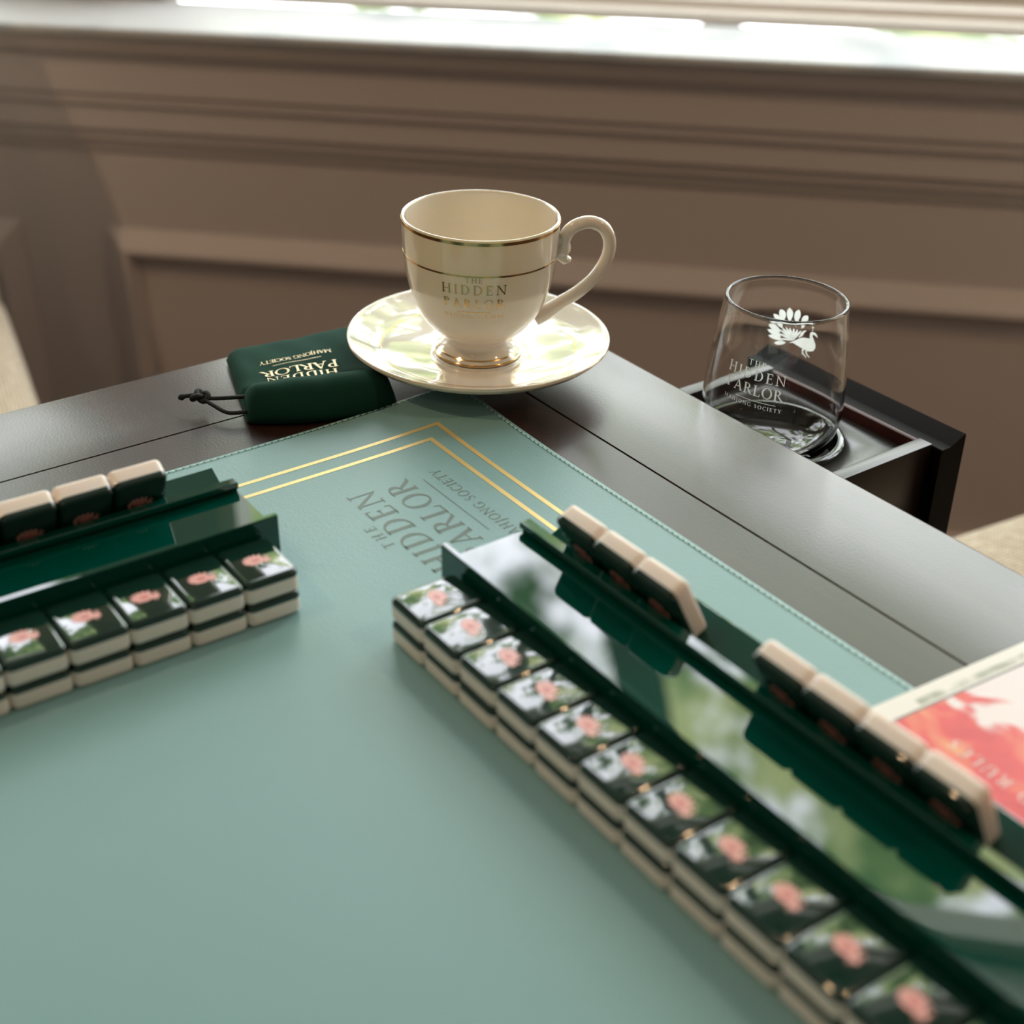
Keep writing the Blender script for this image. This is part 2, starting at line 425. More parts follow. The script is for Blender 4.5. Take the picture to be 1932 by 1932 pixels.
def inscribe(name, polys, fn, maxlen=None):
    """flat polygons laid on a surface by fn(x,y)->Vector"""
    bm = bmesh.new()
    for p in polys:
        try: bm.faces.new([bm.verts.new((x, y, 0)) for x, y in p])
        except ValueError: pass
    bmesh.ops.triangulate(bm, faces=bm.faces[:])
    if maxlen:
        for _ in range(8):
            le = [ed for ed in bm.edges if ed.calc_length() > maxlen]
            if not le: break
            bmesh.ops.subdivide_edges(bm, edges=le, cuts=1)
            bmesh.ops.triangulate(bm, faces=[f for f in bm.faces if len(f.verts) > 3])
    for f in bm.faces:
        if f.normal.z < 0: f.normal_flip()
    for v in bm.verts: v.co = fn(v.co.x, v.co.y)
    return fin(bm, name, 0, False)

# peacock emblem, in its own units (about 1350 wide, 1280 high), y up
def leaf(tip, base, w, bend=0.0, n=6):
    t = Vector(tip); b = Vector(base); d = b-t; nn = Vector((-d.y, d.x)).normalized()
    L, R = [], []
    for i in range(n+1):
        s = i/n
        hw = w/2*(sin(pi*s**0.8))**0.8
        c = t+d*s+nn*bend*sin(pi*s)
        L.append(c+nn*hw); R.append(c-nn*hw)
    pts = L+R[-2:0:-1]
    return [(p.x, p.y) for p in pts]
def peacock():
    P = []
    for tip, base, w, bd in (((610, 355), (720, 700), 170, -20), ((830, 285), (880, 690), 165, -8), ((1080, 295), (1050, 690), 165, 8), ((1335, 405), (1215, 700), 160, 18),
                             ((440, 505), (740, 800), 130, -15), ((365, 700), (690, 960), 165, -22), ((350, 885), (730, 1100), 160, -20), ((395, 1075), (800, 1215), 130, -18), ((570, 1300), (870, 1240), 120, 10)):
        P.append(leaf(tip, base, w, bd))
    for tip, w in (((700, 760), 70), ((800, 730), 60), ((900, 730), 62), ((1010, 735), 62), ((1115, 740), 62), ((1215, 760), 56), ((640, 835), 62), ((640, 985), 62), ((690, 1150), 50)):
        P.append(leaf(tip, (1035, 1150), w))
    P.append(leaf((1290, 850), (1155, 1035), 60)); P.append(leaf((1345, 730), (1180, 920), 60))
    P.append([(930, 1245), (1060, 1150), (1200, 1040), (1290, 990), (1465, 975), (1450, 830), (1470, 760), (1530, 735), (1610, 745), (1650, 790), (1695, 885), (1630, 850), (1560, 820), (1530, 810), (1530, 870), (1580, 970), (1640, 1080), (1650, 1190), (1600, 1300), (1500, 1350), (1400, 1350), (1250, 1305), (1090, 1245), (1040, 1215)])
    for pl in ([(1345, 1310, 60), (1305, 1370, 40), (1325, 1460, 34), (1430, 1550, 24)], [(1410, 1340, 50), (1420, 1440, 34), (1510, 1520, 24)], [(1290, 1465, 22), (1400, 1500, 24)], [(1515, 750, 14), (1518, 620, 12)], [(1488, 590, 34), (1545, 590, 34)]):
        P += ribbon(pl)
    return [[((x-1020)/1350, (920-y)/1350) for x, y in poly] for poly in P]
PEACOCK = peacock()
def scale_polys(P, s, sy=None): return [[(x*s, y*(sy or s)) for x, y in p] for p in P]

# ================================================================== THE ROOM
YW = 0.816
WZ0, WZ1 = 0.80, 2.34
OPEN = ((-2.10, -0.845), (-0.615, 1.90))
bm = bmesh.new()
box_bm(bm, -2.7, 2.6, YW, YW+0.18, 0, 0.725)
for a, b in ((-2.7, -2.10), (1.90, 2.6)):
    box_bm(bm, a, b, YW, YW+0.18, 0.725, WZ1)
box_bm(bm, -0.845, -0.615, 0.948, YW+0.18, 0.725, WZ1)   # pier between the windows, set back behind the sill
box_bm(bm, -2.7, 2.6, YW, YW+0.18, WZ1, 2.75)
struct('wall_back', fin(bm, 'wall_back'), M_wall)
struct('wall_left', box('wall_left', -2.8, -2.7, -3.3, YW+0.18, 0, 2.75), M_room)
struct('wall_right', box('wall_right', 2.6, 2.7, -3.3, YW+0.18, 0, 2.75), M_room)
struct('wall_front', box('wall_front', -2.8, 2.7, -3.4, -3.3, 0, 2.75), M_room)
struct('floor', box('floor', -2.8, 2.7, -3.4, YW+0.18, -0.05, 0), M_floor)
struct('ceiling', box('ceiling', -2.8, 2.7, -3.4, YW+0.18, 2.75, 2.8), M_ceil)
# two windows with stepped bottom rails
for wn, (WX0, WX1) in enumerate(OPEN):
    win = bpy.data.objects.new('window_%d' % (wn+1), None); COL.objects.link(win); win['kind'] = 'structure'; win.location = (0.1, 0.95, WZ0)
    def wpart(name, x0, x1, y0, y1, z0, z1, bev=0.0):
        return link(name, box(name, x0-0.1, x1-0.1, y0-0.95, y1-0.95, z0-WZ0, z1-WZ0, bev), M_wframe, win)
    bm = bmesh.new()
    loft(bm, [[(x-0.1, y-0.95, z-WZ0) for y, z in ((0.931, 0.742), (0.931, 0.753), (0.934, 0.7555), (0.950, 0.7560), (0.952, 0.766), (0.958, 0.769), (0.985, 0.770), (0.985, 0.812), (0.9955, 0.812), (0.9955, 0.742))] for x in (WX0, WX1)])
    link('bottom_rail', fin(bm, 'bottom_rail', 25), M_wframe, win)
    wpart('top_rail', WX0, WX1, 0.93, 0.99, WZ1-0.05, WZ1)
    wpart('side_stile', WX0, WX0+0.03, 0.93, 0.99, 0.81, WZ1-0.05)
    wpart('side_stile', WX1-0.03, WX1, 0.93, 0.99, 0.81, WZ1-0.05)
struct('trim_4', box('trim_4', -2.35, 2.15, 0.757, 0.932, 0.7285, 0.7405, 0.004, 3), M_sill)
# sill continues into the wall opening; apron mouldings under it
apron = [(YW, .573), (.812, .575), (.810, .580), (.808, .590), (.803, .592), (.802, .602), (.796, .607), (.796, .636), (.790, .640), (.789, .650), (.785, .655), (.785, .698), (.780, .704), (.772, .708), (.768, .716), (.764, .7284), (YW+.01, .7284), (YW+.01, .573)]
struct('trim_1', extrude_profile('trim_1', apron, -2.65, 2.55, 15), M_wall)
# picture-frame panel mouldings on the wall below the sill
def panel_frame(x0, x1, z0, z1):
    bm = bmesh.new()
    prof = [(0, 0), (0.0, 0.003), (0.004, 0.006), (0.024, 0.021), (0.029, 0.022), (0.033, 0.018), (0.035, 0.010), (0.040, 0.005), (0.040, 0)]
    rings = []
    for cx, cz, sx_, sz_ in ((x0, z0, 1, 1), (x1, z0, -1, 1), (x1, z1, -1, -1), (x0, z1, 1, -1)):
        rings.append([bm.verts.new((cx+sx_*a, YW-b, cz+sz_*a)) for a, b in prof])
    for i in range(4):
        A, B = rings[i], rings[(i+1) % 4]
        for k in range(len(prof)-1): bm.faces.new((A[k], B[k], B[k+1], A[k+1]))
    return fin(bm, 'trim', 20)
struct('trim_2', panel_frame(-0.676, 1.05, 0.082, 0.470), M_wall)
struct('trim_3', panel_frame(-2.45, -0.800, 0.082, 0.470), M_wall)
struct('baseboard_back', box('baseboard_back', -2.7, 2.6, YW-0.016, YW, 0, 0.070, 0.003), M_wall)

# ================================================================== THE TABLE
TS = 0.90
table = empty('mahjong_table', TBL @ Matrix.Translation((0, 0, -0.75)), 'dark espresso wooden game table with seamed border boards and an open side drawer', 'table')
TP = Matrix.Translation((0, 0, 0.75))
# border frame with softly rounded outer edge, centre panel let into it
bm = bmesh.new()
def sq(ins, z): return [(ins, -ins, z), (TS-ins, -ins, z), (TS-ins, -TS+ins, z), (ins, -TS+ins, z)]
rings = [sq(0.0008, -0.016), sq(0, -0.015), sq(0, -0.0016), sq(0.0005, -0.0005), sq(0.0018, 0), sq(0.0754, 0), sq(0.0757, -0.0006), sq(0.0757, -0.016)]
vr = [[bm.verts.new(p) for p in r_] for r_ in rings]
for A, B in zip(vr, vr[1:]+vr[:1]):
    for i in range(4): bm.faces.new((A[i], A[(i+1) % 4], B[(i+1) % 4], B[i]))
link('border_frame', fin(bm, 'border_frame', 60), M_wood, table, TP)
link('centre_panel', box('centre_panel', 0.0764, TS-0.0764, -TS+0.0764, -0.0764, -0.015, 0, 0.0004, 1), M_wood, table, TP)
bm = bmesh.new()
# apron rails; the right-hand rail is open where the drawer passes
for a in ((0.03, 0.052, -TS+0.03, -0.03), (TS-0.052, TS-0.03, -TS+0.03, -0.03), (0.052, TS-0.052, -TS+0.03, -TS+0.052)):
    box_bm(bm, *a, -0.10, -0.016)
box_bm(bm, 0.052, 0.144, -0.052, -0.03, -0.10, -0.016); box_bm(bm, 0.296, TS-0.052, -0.052, -0.03, -0.10, -0.016)
link('apron', fin(bm, 'apron'), M_wood2, table, TP)
for lx_, ly_ in ((0.03, -0.03), (TS-0.09, -0.03), (TS-0.09, -TS+0.09), (0.03, -TS+0.09)):
    link('leg', box('leg', lx_, lx_+0.06, ly_-0.06, ly_, -0.75, -0.016, 0.003), M_wood2, table, TP)
# drawer with a cup holder, pulled out from under the far edge
DX0, DX1, DZ = 0.152, 0.286, -0.0200
bm = bmesh.new()
WT = 0.0095
box_bm(bm, DX0, DX0+WT, -0.12, 0.0988, -0.085, DZ)
box_bm(bm, DX1-WT, DX1, -0.12, 0.0988, -0.085, DZ)
box_bm(bm, DX0+WT, DX1-WT, -0.12, -0.11, -0.085, DZ)
bmesh.ops.bevel(bm, geom=bm.edges[:], offset=0.0009, segments=2, profile=0.5, affect='EDGES')
drawer = link('drawer', fin(bm, 'drawer'), M_wood2, table, TP)
bm = bmesh.new()
loft(bm, [[(x, y, z) for y, z in ((0.1185, -0.094), (0.1185, -0.0172), (0.1178, -0.0165), (0.1070, -0.0212), (0.1062, -0.0216), (0.0995, -0.0216), (0.0990, -0.0221), (0.0990, -0.094))] for x in (0.136, 0.2925)])
link('front_panel', fin(bm, 'front_panel'), M_black, drawer)
link('inner_ledge', box('inner_ledge', 0.150, 0.2785, 0.0950, 0.0988, -0.0300, -0.0212, 0.0006, 2), M_ledge, drawer)
# tray with round recess
HX, HY, HR, TZ, RZ = 0.2160, 0.0415, 0.0388, -0.0285, -0.0430
bm = bmesh.new()
n_ = 64
x0, x1, y0, y1 = DX0+WT, DX1-WT, -0.11, 0.0950
rect, circ, low = [], [], []
for i in range(n_):
    a = 2*pi*i/n_ + pi/n_
    dx, dy = cos(a), sin(a)
    t_ = min([((x1 if dx > 0 else x0)-HX)/dx if abs(dx) > 1e-6 else 9, ((y1 if dy > 0 else y0)-HY)/dy if abs(dy) > 1e-6 else 9])
    rect.append((HX+dx*t_, HY+dy*t_, TZ))
    circ.append((HX+dx*HR, HY+dy*HR, TZ)); low.append((HX+dx*HR, HY+dy*HR, RZ))
loft(bm, [rect, circ, low], cap0=False, cap1=True)
link('tray', fin(bm, 'tray', 35, False), M_tray, drawer)
ring = lathe('cup_ring', [(HR-0.0010, RZ+0.002), (HR-0.0010, TZ+0.0018), (HR, TZ+0.0028), (HR+0.0025, TZ+0.0028), (HR+0.0038, TZ+0.0018), (HR+0.0038, TZ), (HR+.0002, TZ), (HR+.0002, RZ+.002)], 72, 40, True)
link('cup_ring', ring, M_ring, drawer, Matrix.Translation((HX, HY, 0)))

# ================================================================== THE MAT
MX, MY, MS = 0.1135, -0.1065, 0.672
def mz(x, y):
    d = math.hypot(x-MX, y-MY)
    return 0.0016 + 0.0030*math.exp(-(d/0.055)**2)
def cells():
    o = [0, .0008, .004]
    while o[-1] < 0.16: o.append(o[-1]+.006)
    while o[-1] < MS-0.05: o.append(o[-1]+.04)
    o += [MS-.004, MS-.0008, MS]
    return o
cs = cells(); nc = len(cs)
RC = 0.012
def corner(a, b):
    # a,b distances from the two edges; round the near corner
    if a < RC and b < RC:
        u, v = (RC-a)/RC, (RC-b)/RC
        return RC-RC*u*sqrt(1-v*v/2), RC-RC*v*sqrt(1-u*u/2)
    return a, b
bm = bmesh.new()
g = []
for i, a in enumerate(cs):
    row = []
    for j, b in enumerate(cs):
        aa, bb = corner(a, b)
        x, y = MX+aa, MY-bb
        z = mz(x, y)
        if i in (0, nc-1) or j in (0, nc-1): z -= 0.0006
        row.append(bm.verts.new((x, y, z)))
    g.append(row)
for i in range(nc-1):
    for j in range(nc-1): bm.faces.new((g[i][j], g[i][j+1], g[i+1][j+1], g[i+1][j]))
bd = [g[i][0] for i in range(nc)]+[g[nc-1][j] for j in range(1, nc)]+[g[i][nc-1] for i in range(nc-2, -1, -1)]+[g[0][j] for j in range(nc-2, 0, -1)]
lo = [bm.verts.new((v.co.x, v.co.y, v.co.z-0.0009)) for v in bd]
for k in range(len(bd)):
    q = (k+1) % len(bd); bm.faces.new((bd[k], bd[q], lo[q], lo[k]))
bm.faces.new(lo)
mat_o = link('playing_mat', fin(bm, 'playing_mat', 60), M_mat, None, TBL)
tag(mat_o, 'large teal leather playing mat with stitched edge and gold border lines', 'mat')
onmat = lambda x, y: Vector((x, y, mz(x, y)+0.00012))
def gold_frame(ox, oy, w, end):
    P = []
    k = 60
    for i in range(k):
        t0, t1 = (end-ox)*i/k, (end-ox)*(i+1)/k
        P.append([(ox-(w/2 if i == 0 else 0)+t0, oy-w/2), (ox+t1, oy-w/2), (ox+t1, oy+w/2), (ox-(w/2 if i == 0 else 0)+t0, oy+w/2)])
        P.append([(ox-w/2, oy-t0), (ox-w/2, oy-t1), (ox+w/2, oy-t1), (ox+w/2, oy-t0)])
    return P
link('gold_line', inscribe('gold_line', gold_frame(0.1480, -0.1412, 0.0026, 0.745), onmat), M_gold, mat_o)
link('gold_line', inscribe('gold_line', gold_frame(0.1600, -0.1528, 0.0026, 0.733), onmat), M_gold, mat_o)
# debossed wording, reads from the opposite side (x and y reversed)
cxm = 0.2285
T = []
T += layout('HIDDEN', 0.0142, 0.0810, 0, 0) + layout('PARLOR', 0.0142, 0.0800, 0, -0.0198) + layout('THE', 0.0056, 0.0210, 0, 0.0165)
T += rule(0.058, 0.0005, 0.006, -0.0265) + layout('MAHJONG SOCIETY', 0.0056, 0.0800, 0, -0.0382)
link('lettering', inscribe('lettering', T, lambda x, y: onmat(cxm-x, -0.2050-y)), M_matd, mat_o, label='dark grey debossed lettering')
# stitching along the edge
bm = bmesh.new(); bh = bmesh.new()
s = 0.012
while s < 0.45:
    for side in (0, 1):
        ang = 0 if side == 0 else -pi/2
        for b_, w_, l_, h_, off in ((bm, 0.00085, 0.0027, 0.00055, 0), (bh, 0.0011, 0.0009, 0.00008, 0.0019)):
            t_ = s+off
            x, y = (MX+t_, MY-0.0030) if side == 0 else (MX+0.0030, MY-t_)
            z = mz(x, y)
            d = Vector((cos(ang), sin(ang), 0)); nn = Vector((-d.y, d.x, 0))
            c = Vector((x, y, z))
            P = []
            for a_, hh in ((-.5, 0.0), (-.3, 1.0), (.3, 1.0), (.5, 0.0)):
                for w2 in (-.5, .5): P.append(b_.verts.new(c+d*l_*a_+nn*w_*w2+Vector((0, 0, h_*hh+0.00006))))
            for k in (0, 2, 4): b_.faces.new((P[k], P[k+1], P[k+3], P[k+2]))
    s += 0.0038
link('stitching', fin(bm, 'stitching', 60), M_thread, mat_o)
link('stitch_holes', fin(bh, 'stitch_holes', 60), M_hole, mat_o)

# ================================================================== MAHJONG TILES
TWD, TDP, THH, TPI = 0.02435, 0.0316, 0.01083, 0.02455
ZM = 0.0018
me_body = rslab('tile_body', TWD, TDP, 0, 0.0076, 0.0032, 0, 0.0022)
me_back = rslab('tile_back', TWD, TDP, 0.0076, THH, 0.0032, 0.0020, 0)
me_logo = inscribe('tile_emblem', scale_polys(PEACOCK, 0.0122, 0.0096) + [[(0.0040*cos(a*pi/10)-.0006, 0.0033*sin(a*pi/10)) for a in range(20)]], lambda x, y: Vector((x, y, THH+0.00006)))
M_pink2 = mat('rose tile print', (0.66, 0.23, 0.22), 0.3)
me_dot = inscribe('print_centre', [[(0.0019*cos(a*pi/8)-.0004, 0.0014*sin(a*pi/8)-.0002) for a in range(16)]], lambda x, y: Vector((x, y, THH+0.00012)))
me_dot.materials.append(M_pink2)
me_body.materials.append(M_ivory); me_back.materials.append(M_tgreen); me_logo.materials.append(M_pink)
proto = None
def tile(M, label, group):
    global proto
    if proto is None:
        t = empty('mahjong_tile', M, label, 'mahjong tile', group)
        link('body', me_body, None, t); link('back', me_back, None, t); link('peacock_print', me_logo, None, t); link('print_centre', me_dot, None, t)
        proto = t
        return t
    t = proto.copy(); COL.objects.link(t)
    t.matrix_basis = M; t['label'] = label; t['group'] = group
    for ch in list(proto.children):
        c = ch.copy(); COL.objects.link(c); c.parent = t
    return t
ORD = ['first', 'second', 'third', 'fourth', 'fifth', 'sixth', 'seventh', 'eighth', 'ninth', 'tenth', 'eleventh', 'twelfth', 'thirteenth', 'fourteenth']
RA, LA = 0.0065, -0.0103
RO, LO = Vector((0.30018, -0.26132, 0)), Vector((0.26166, -0.28150, 0))
jit = random.Random(3)
for i in range(13):
    for lv in range(2):
        u, v = (i+.5)*TPI, TDP/2
        j = (jit.random()-.5)*0.0008; a2 = RA+(jit.random()-.5)*0.012
        c = RO + Vector((u*cos(RA)-v*sin(RA), u*sin(RA)+v*cos(RA)+j, ZM+lv*(THH+0.00005)))
        tile(TBL @ Matrix.Translation(c) @ Matrix.Rotation(a2, 4, 'Z'),
             '%s layer mahjong tile of the right wall, %s from its far end' % (('bottom', 'top')[lv], ORD[i]), 'tiles stacked in the right wall')
for i in range(6):
    for lv in range(2):
        u, v = (i+.5)*TPI, TDP/2
        j = (jit.random()-.5)*0.0008; a2 = LA+(jit.random()-.5)*0.012
        a_, b_ = -v, -u
        c = LO + Vector((a_*cos(LA)-b_*sin(LA)+j, a_*sin(LA)+b_*cos(LA), ZM+lv*(THH+0.00005)))
        tile(TBL @ Matrix.Translation(c) @ Matrix.Rotation(a2+pi/2, 4, 'Z'),
             '%s layer mahjong tile of the left wall, %s from its right end' % (('bottom', 'top')[lv], ORD[i]), 'tiles stacked in the left wall')

# ================================================================== TILE RACKS (acrylic section, metres; y away from the wall of tiles)
sec = [(0, 0), (0, 28.7), (.4, 29.1), (2.5, 29.1), (2.9, 28.7), (2.9, 20.9), (42.6, 20.9), (42.6, 22.2), (40.9, 23.0), (40.6, 24.0), (40.9, 25.6), (41.4, 25.9),
       (45.9, 25.9), (46.5, 25.6), (46.8, 24.9), (53.4, 11.7), (54.2, 11.35), (70.8, 19.7), (71.4, 19.5), (72.1, 18.1), (71.9, 17.4), (56.6, 9.6), (56.6, 0), (53.8, 0), (53.8, 8.6), (51.4, 9.3), (45.6, 18.2), (2.9, 18.2), (2.9, 0)]
def rack(name, L, M, label):
    t = empty(name, M, label, 'tile rack', 'acrylic tile racks')
    link('channel', extrude_profile('channel', [(y/1000, z/1000) for y, z in sec], 0, L, 12), M_rack, t)
    # foot blocks under the shelf
    link('foot', box('foot', 0.02, 0.03, 0.0032, 0.0535, 0, 0.0095, 0.0005), M_rack, t)
    link('foot', box('foot', L-0.03, L-0.02, 0.0032, 0.0535, 0, 0.0095, 0.0005), M_rack, t)
    return t
def vr_(x, y): return Matrix.Rotation(x, 4, y)
RR = TBL @ Matrix.Translation((0.2890, -0.2288, ZM)) @ vr_(RA, 'Z')
LR_ANG = pi/2+LA
rack('tile_rack', 0.46, RR, 'deep green acrylic tile rack on the right, behind the longer wall of tiles')
LL = 0.46
lend = Vector((0.2290, -0.2745, ZM))
LRm = TBL @ Matrix.Translation(lend) @ vr_(LR_ANG, 'Z') @ Matrix.Translation((-LL, 0, 0))
rack('tile_rack', LL, LRm, 'deep green acrylic tile rack on the left, below the velvet pouch')
TH = radians(26.5)
def standing(RM, xc, label, group, dv=0.0, da=0.0):
    z_ax = Vector((0, -cos(TH), -sin(TH))); y_ax = Vector((0, -sin(TH), cos(TH))); x_ax = Vector((1, 0, 0))
    p0 = Vector((xc, 0.0547+dv, 0.01175)) + y_ax*(TDP/2) - z_ax*THH
    Mt = Matrix(((x_ax.x, y_ax.x, z_ax.x, p0.x), (x_ax.y, y_ax.y, z_ax.y, p0.y), (x_ax.z, y_ax.z, z_ax.z, p0.z), (0, 0, 0, 1)))
    tile(RM @ Mt @ vr_(da, 'Z'), label, group)
for k in range(3): standing(RR, 0.0235+(k+.5)*TPI, 'mahjong tile leaning in the right rack, %s of the far group of three' % ORD[k], 'tiles leaning in the right rack')
for k in range(4): standing(RR, 0.1400+(k+.5)*TPI, 'mahjong tile leaning in the right rack, %s of the near group of four' % ORD[k], 'tiles leaning in the right rack')
for k in range(4): standing(LRm, LL-0.0315-(k+.5)*TPI, 'mahjong tile leaning in the left rack, %s from its right end' % ORD[k], 'tiles leaning in the left rack')

# ================================================================== SAUCER AND CUP
CC = Vector((0.0984, -0.0816))
CUPM = TBL @ Matrix.Translation((CC.x, CC.y, 0.0047)) @ vr_(radians(56.05), 'Z') @ vr_(radians(1.2), 'Y')
sau = empty('saucer', CUPM, 'ivory china saucer with gold rim under the teacup', 'saucer')
sp_ = spline([(0.0330, 0.0), (0.0335, 0.0004), (0.0345, 0.0022), (0.045, 0.0045), (0.060, 0.0085), (0.071, 0.0135), (0.0752, 0.0172)], 5)
st_ = spline([(0.0752, 0.0172), (0.0750, 0.0186), (0.0735, 0.0186), (0.068, 0.0158), (0.057, 0.0112), (0.042, 0.0078), (0.031, 0.0062), (0.0265, 0.0057), (0.0255, 0.0068), (0.0245, 0.0069), (0.0238, 0.0056), (0.018, 0.0050), (0.0, 0.0050)], 5)
prof = [(0, 0.0022), (0.029, 0.0022), (0.0300, 0.0)] + sp_ + st_[1:]
link('plate', lathe('plate', [(max(r_, 0), z_) for r_, z_ in prof], 128, 50), M_porc, sau)
link('gold_rim', lathe('gold_rim', [(0.0746, 0.01868), (0.0749, 0.01862), (0.0752, 0.0182), (0.0750, 0.0180), (0.0747, 0.0182)], 128, 60, True), M_goldband, sau)
def on_prof(P, r):
    for (r0, z0), (r1, z1) in zip(P, P[1:]):
        if (r0-r)*(r1-r) <= 0 and abs(r0-r1) > 1e-9: return z0+(z1-z0)*(r-r0)/(r1-r0)
    return P[-1][1]
link('gold_ring', lathe('gold_ring', [(0.0555, on_prof(st_, .0555)+.00010), (0.0561, on_prof(st_, .0561)+.00010), (0.0561, on_prof(st_, .0561)-.0003), (0.0555, on_prof(st_, .0555)-.0003)], 128, 60, True), M_goldband, sau)

CUP2 = CUPM @ Matrix.Translation((0, 0, 0.0072))
cup = empty('teacup', CUP2, 'ivory china teacup with gold bands and handle, standing on the saucer', 'cup')
outer = spline([(0.0238, 0.0), (0.0246, 0.0004), (0.0247, 0.0014), (0.0232, 0.0030), (0.0208, 0.0058), (0.0197, 0.0090), (0.0208, 0.0120), (0.0245, 0.0150), (0.0295, 0.0200), (0.0350, 0.0280), (0.0388, 0.0380), (0.0412, 0.0480), (0.0425, 0.0580), (0.0433, 0.0680), (0.0437, 0.0780), (0.0438, 0.0805)], 5)
inner = spline([(0.0438, 0.0805), (0.0434, 0.0813), (0.0424, 0.0811), (0.0417, 0.0790), (0.0412, 0.0680), (0.0404, 0.0580), (0.0391, 0.0480), (0.0367, 0.0380), (0.0330, 0.0290), (0.0270, 0.0210), (0.0180, 0.0160), (0.0, 0.0145)], 5)
prof = [(0.0, 0.0040), (0.018, 0.0036), (0.0212, 0.0002)] + outer + inner[1:]
link('bowl', lathe('bowl', [(max(r_, 0), z_) for r_, z_ in prof], 128, 50), M_porc, cup)
def rad_at(z):
    for (r0, z0), (r1, z1) in zip(outer, outer[1:]):
        if z0 <= z <= z1 and z1 > z0: return r0+(r1-r0)*(z-z0)/(z1-z0)
    return outer[-1][0]
def band(z, w, name='gold_band'):
    n2 = 4
    o_ = [(rad_at(z-w/2+w*i/n2)+0.00012, z-w/2+w*i/n2) for i in range(n2+1)]
    i_ = [(r_-0.0005, z_) for r_, z_ in reversed(o_)]
    return link(name, lathe(name, o_+i_, 128, 60, True), M_goldband, cup)
band(0.0793, 0.0017, 'gold_rim'); band(0.0612, 0.0010); band(0.0036, 0.0007); band(0.0012, 0.0012)
# handle, rising from the shoulder, curling over and sweeping back to the lower bowl
hp = spline([(0.0405, 0, 0.0625), (0.0455, 0, 0.0625), (0.0462, 0, 0.0680), (0.0500, 0, 0.0745), (0.0588, 0, 0.0782), (0.0672, 0, 0.0756), (0.0714, 0, 0.0680), (0.0706, 0, 0.0580), (0.0645, 0, 0.0465), (0.0555, 0, 0.0375), (0.0455, 0, 0.0305), (0.0375, 0, 0.0245), (0.0320, 0, 0.0215)], 6)
hr = []
for i in range(len(hp)):
    t_ = i/(len(hp)-1)
    hr.append(0.0037 + 0.0010*math.exp(-((t_-0.08)/0.05)**2) + 0.0013*math.exp(-((t_-0.98)/0.10)**2))
bm = bmesh.new()
tube(bm, hp, hr, 16, Vector((0, 1, 0)), 1.0)
tube(bm, spline([(0.0400, 0, 0.0645), (0.0440, 0, 0.0600), (0.0478, 0, 0.0570), (0.0484, 0, 0.0583)], 4), [0.0034]*9+[0.0031, 0.0028, 0.0020, 0.0012], 14, Vector((0, 1, 0)))
tube(bm, [(0.0405, 0, 0.0640), (0.0435, 0, 0.0675), (0.0455, 0, 0.0665), (0.0475, 0, 0.0650)], [0.0035, 0.0038, 0.0036, 0.0028], 14, Vector((0, 1, 0)))
link('handle', fin(bm, 'handle', 60), M_porc, cup)
def on_cup(az0):
    def f(x, y):
        r_ = rad_at(y)+0.00012
        a = radians(-90+az0) + x/0.0405
        return Vector((r_*cos(a), r_*sin(a), y))
    return f
T = layout('HIDDEN', 0.0056, 0.0345, 0, 0.0506) + layout('THE', 0.0030, 0.0090, 0, 0.0577) + layout('PARLOR', 0.0052, 0.0335, 0, 0.0426) + rule(0.0190, 0.0004, 0, 0.0397) + layout('MAHJONG SOCIETY', 0.0021, 0.0350, 0, 0.0362)
link('lettering', inscribe('lettering', T, on_cup(-4.8), 0.003), M_goldband, cup, label='small gold lettering on the front of the cup')

# ================================================================== GLASS IN THE DRAWER
GM = TBL @ Matrix.Translation((0.2148, 0.0404, RZ+0.0010)) @ vr_(radians(42.5), 'Z') @ vr_(radians(1.6), 'Y')
gl = empty('tumbler', GM, 'clear stemless glass with white peacock print, standing in the drawer cup holder', 'glass')
go = spline([(0.0, 0.0006), (0.016, 0.0004), (0.0225, 0.0002), (0.0265, 0.0018), (0.0318, 0.0080), (0.0366, 0.0180), (0.0390, 0.0280), (0.0397, 0.0380), (0.0392, 0.0500), (0.0379, 0.0650), (0.0361, 0.0800), (0.0343, 0.0920), (0.0337, 0.0975)], 5)
gi = spline([(0.0337, 0.0975), (0.0332, 0.0985), (0.0322, 0.0985), (0.0317, 0.0974), (0.0325, 0.0920), (0.0346, 0.0800), (0.0366, 0.0650), (0.0379, 0.0500), (0.0384, 0.0380), (0.0375, 0.0280), (0.0340, 0.0190), (0.0270, 0.0122), (0.0170, 0.0085), (0.0, 0.0068)], 5)
link('glass_wall', lathe('glass_wall', [(max(r_, 0), z_) for r_, z_ in go+gi[1:]], 128, 60), M_glass, gl)
def grad(z):
    for (r0, z0), (r1, z1) in zip(go, go[1:]):
        if z0 <= z <= z1 and z1 > z0: return r0+(r1-r0)*(z-z0)/(z1-z0)
    return 0.04
def on_glass(az0, R0, off=0.00012):
    def f(x, y):
        r_ = grad(y)+off
        a = radians(-90+az0) + x/R0
        return Vector((r_*cos(a), r_*sin(a), y))
    return f
T = layout('HIDDEN', 0.0058, 0.0350, 0, 0.0640) + layout('THE', 0.0033, 0.0105, 0, 0.0715) + layout('PARLOR', 0.0060, 0.0335, 0, 0.0555) + rule(0.0230, 0.0003, 0.002, 0.0525) + layout('MAHJONG SOCIETY', 0.0021, 0.0340, 0, 0.0488)
link('lettering', inscribe('lettering', T, lambda x, y: on_glass(-17, 0.0395)(x, y-0.07*x), 0.003), M_etch, gl, label='white printed lettering on the glass')
# the print on the far side is read through the glass from inside, so it runs the other way round
me = inscribe('peacock_print', [[(-x, y) for x, y in p] for p in scale_polys(PEACOCK, 0.0305)], lambda x, y: on_glass(169.5, 0.0372)(x, y+0.0645), 0.003)
link('peacock_print', me, M_etch, gl, label='white peacock print on the glass')

